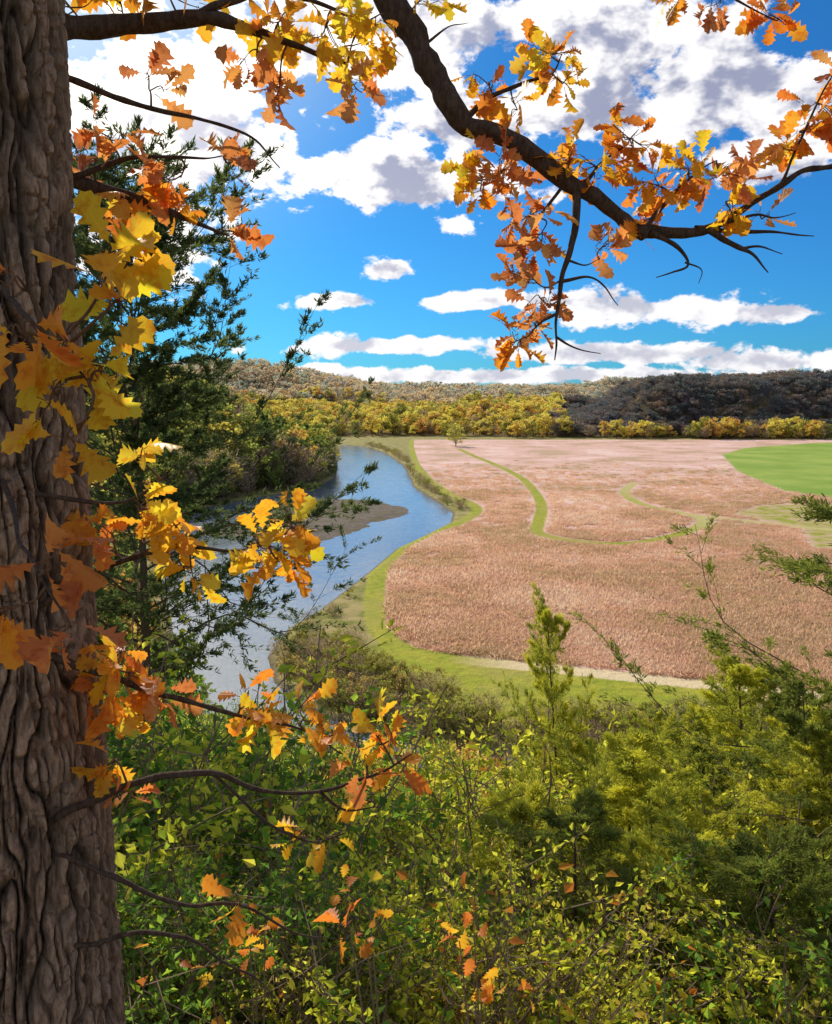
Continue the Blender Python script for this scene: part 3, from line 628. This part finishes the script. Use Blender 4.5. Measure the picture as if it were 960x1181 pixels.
# ------------------------------------------------------------ saplings with orange leaves
for (x0,y0,zt,ns) in [(.22,2.45,30.25,5),(-.12,2.5,30.3,3),(-.62,2.6,30.1,4)]:
    SP=MB();z0=gz(x0,y0);pal=np.array(PAL['orange'])
    for q in range(ns):
        e=np.array([x0+rng.uniform(-.14,.1),y0+rng.uniform(-.1,.1),zt+rng.uniform(-.2,.08)])
        SP.tube(catmull([(x0,y0,z0-.05),((x0+e[0])/2+.02,(y0+e[1])/2,(z0+e[2])/2),e],4),np.linspace(.006,.002,9),5,mat=1)
        k=5;D=rdir(k,-.1)
        place(SP,OV,OF,e+rng.normal(size=(k,3))*.03,D,rdir(k,.6),rng.uniform(.04,.07,k),pal[rng.integers(0,4,k)],curl=(1.,-.3),uv=OUV)
    SP.build('oak_sapling',[oakleaf,stem])
FL=MB();n=1500;x=rng.uniform(-2.5,4,n);y=rng.uniform(.5,7,n);z=terrain(x,y)+.03
pal=np.array(PAL['rust']);place(FL,OV,OF,np.stack([x,y,z],-1),rdir(n)*np.array([1,1,.3])+np.array([0,.0,-.2]),rdir(n,2.5),rng.uniform(.07,.12,n),pal[rng.integers(0,4,n)]*.8,curl=(1.,.3),uv=OUV)
FL.build('fallen_leaves',[oakleaf])
# ------------------------------------------------------------ light
AZ,EL=math.radians(-26),math.radians(33)
sv=Vector((math.sin(AZ)*math.cos(EL),math.cos(AZ)*math.cos(EL),math.sin(EL)))
ld=bpy.data.lights.new('sun','SUN');ld.energy=5.;ld.angle=math.radians(.5);ld.color=(1,.90,.76)
lo=bpy.data.objects.new('sun',ld);sc.collection.objects.link(lo);lo.location=(-40,60,80);lo.rotation_euler=(-sv).to_track_quat('-Z','Y').to_euler()
# ------------------------------------------------------------ sky
W=bpy.data.worlds.new('World');sc.world=W;W.use_nodes=True;W.node_tree.nodes.clear()
try: W.cycles.sampling_method='NONE'
except Exception as ex: print(ex)
N=NT(W.node_tree);out=N.n.new('ShaderNodeOutputWorld');bg=N.n.new('ShaderNodeBackground')
sky=N.n.new('ShaderNodeTexSky');sky.sky_type='NISHITA';sky.sun_disc=False;sky.sun_elevation=EL;sky.sun_rotation=AZ
sky.altitude=200;sky.air_density=1.0;sky.dust_density=.6;sky.ozone_density=2.5
tc=N.n.new('ShaderNodeTexCoord');d=tc.outputs['Generated'];sep=N.n.new('ShaderNodeSeparateXYZ');N.l.new(d,sep.inputs[0])
X,Yc,Zc=sep.outputs
ys=N.m('MAXIMUM',Yc,.05)
cb=N.n.new('ShaderNodeCombineXYZ');N.l.new(N.m('DIVIDE',X,ys),cb.inputs[0]);N.l.new(N.m('DIVIDE',Zc,ys),cb.inputs[1])
pp=cb.outputs[0]
blobs=[(-.28,.35,.17,.12),(-.06,.42,.20,.07),(-.02,.265,.15,.036),(.07,.31,.10,.06),(.03,.245,.07,.028),(.22,.42,.2,.055),(.36,.35,.20,.07),(.50,.36,.14,.05),(.2,.34,.14,.055),(.42,.285,.1,.035),
 (.052,.207,.036,.016),(-.034,.152,.032,.015),(-.09,.118,.06,.012),(.07,.117,.05,.012),(.16,.118,.08,.013),(.29,.110,.11,.022),(.44,.102,.09,.016),
 (-.05,.064,.16,.013),(.13,.027,.6,.013),(.25,.054,.20,.013),(.42,.044,.13,.017),(-.34,.2,.1,.07)]
M=None
for (a,e,ra,re) in blobs:
    l=N.v('LENGTH',N.v('MULTIPLY',N.v('SUBTRACT',pp,(a,e,0)),(1/ra,1/re,0)))
    v=N.m('SUBTRACT',1.,l);M=v if M is None else N.m('MAXIMUM',M,v)
ds=N.v('MULTIPLY',d,(1,1,1.6))
nA=N.noise(ds,13,7,.6,.1);nU=N.noise(N.v('ADD',ds,(-.012,.01,.03)),13,4,.6,.1)
back=N.m('MULTIPLY',N.ss(Yc,.0,.15,1,0),N.m('SUBTRACT',N.m('MULTIPLY',nU,4),1.9))
M=N.m('MAXIMUM',N.m('MAXIMUM',M,-1.),N.m('ADD',back,N.ss(Yc,.0,.15,0,-1)))
dens=N.m('ADD',N.m('ADD',M,N.ss(Zc,.12,.25,-.04,.05)),N.m('MULTIPLY',N.m('SUBTRACT',nA,.5),3.8))
alpha=N.ss(dens,.0,.3)
lit=N.m('SUBTRACT',nA,nU)
sd=N.v('DOT_PRODUCT',d,tuple(sv));glow=N.m('POWER',N.m('MAXIMUM',sd,0),14)
core=N.ss(N.m('SUBTRACT',N.m('MULTIPLY',dens,.8),N.m('MULTIPLY',lit,7)),.1,1.3)
core=N.m('MULTIPLY',core,N.m('MULTIPLY',N.ss(Zc,.05,.3,.6,1.),N.ss(glow,.25,.85,1.,.2)))
ccol=N.mix(core,(8.4,8.3,8.5),(2.8,3.05,4.3))
ccol=N.mix(1.,ccol,N.mix(glow,(1,1,1),(2.3,2.15,1.85)),'MULTIPLY')
skyc=N.mix(1.,sky.outputs[0],(.11,.48,.86),'MULTIPLY')
skyc=N.mix(N.ss(glow,.1,.9,0,.6),skyc,(9.,8.8,8.2))
fin=N.mix(alpha,skyc,ccol)
N.l.new(fin,bg.inputs[0]);bg.inputs[1].default_value=.12;N.l.new(bg.outputs[0],out.inputs[0])
# ------------------------------------------------------------ camera
cam=bpy.data.cameras.new('camera');co_=bpy.data.objects.new('camera',cam);sc.collection.objects.link(co_);sc.camera=co_
co_.location=(0,0,CAMZ);co_.rotation_euler=(math.radians(82),0,0)
cam.sensor_fit='VERTICAL';cam.sensor_height=24;cam.lens=24*930/1181;cam.clip_start=.05;cam.clip_end=20000
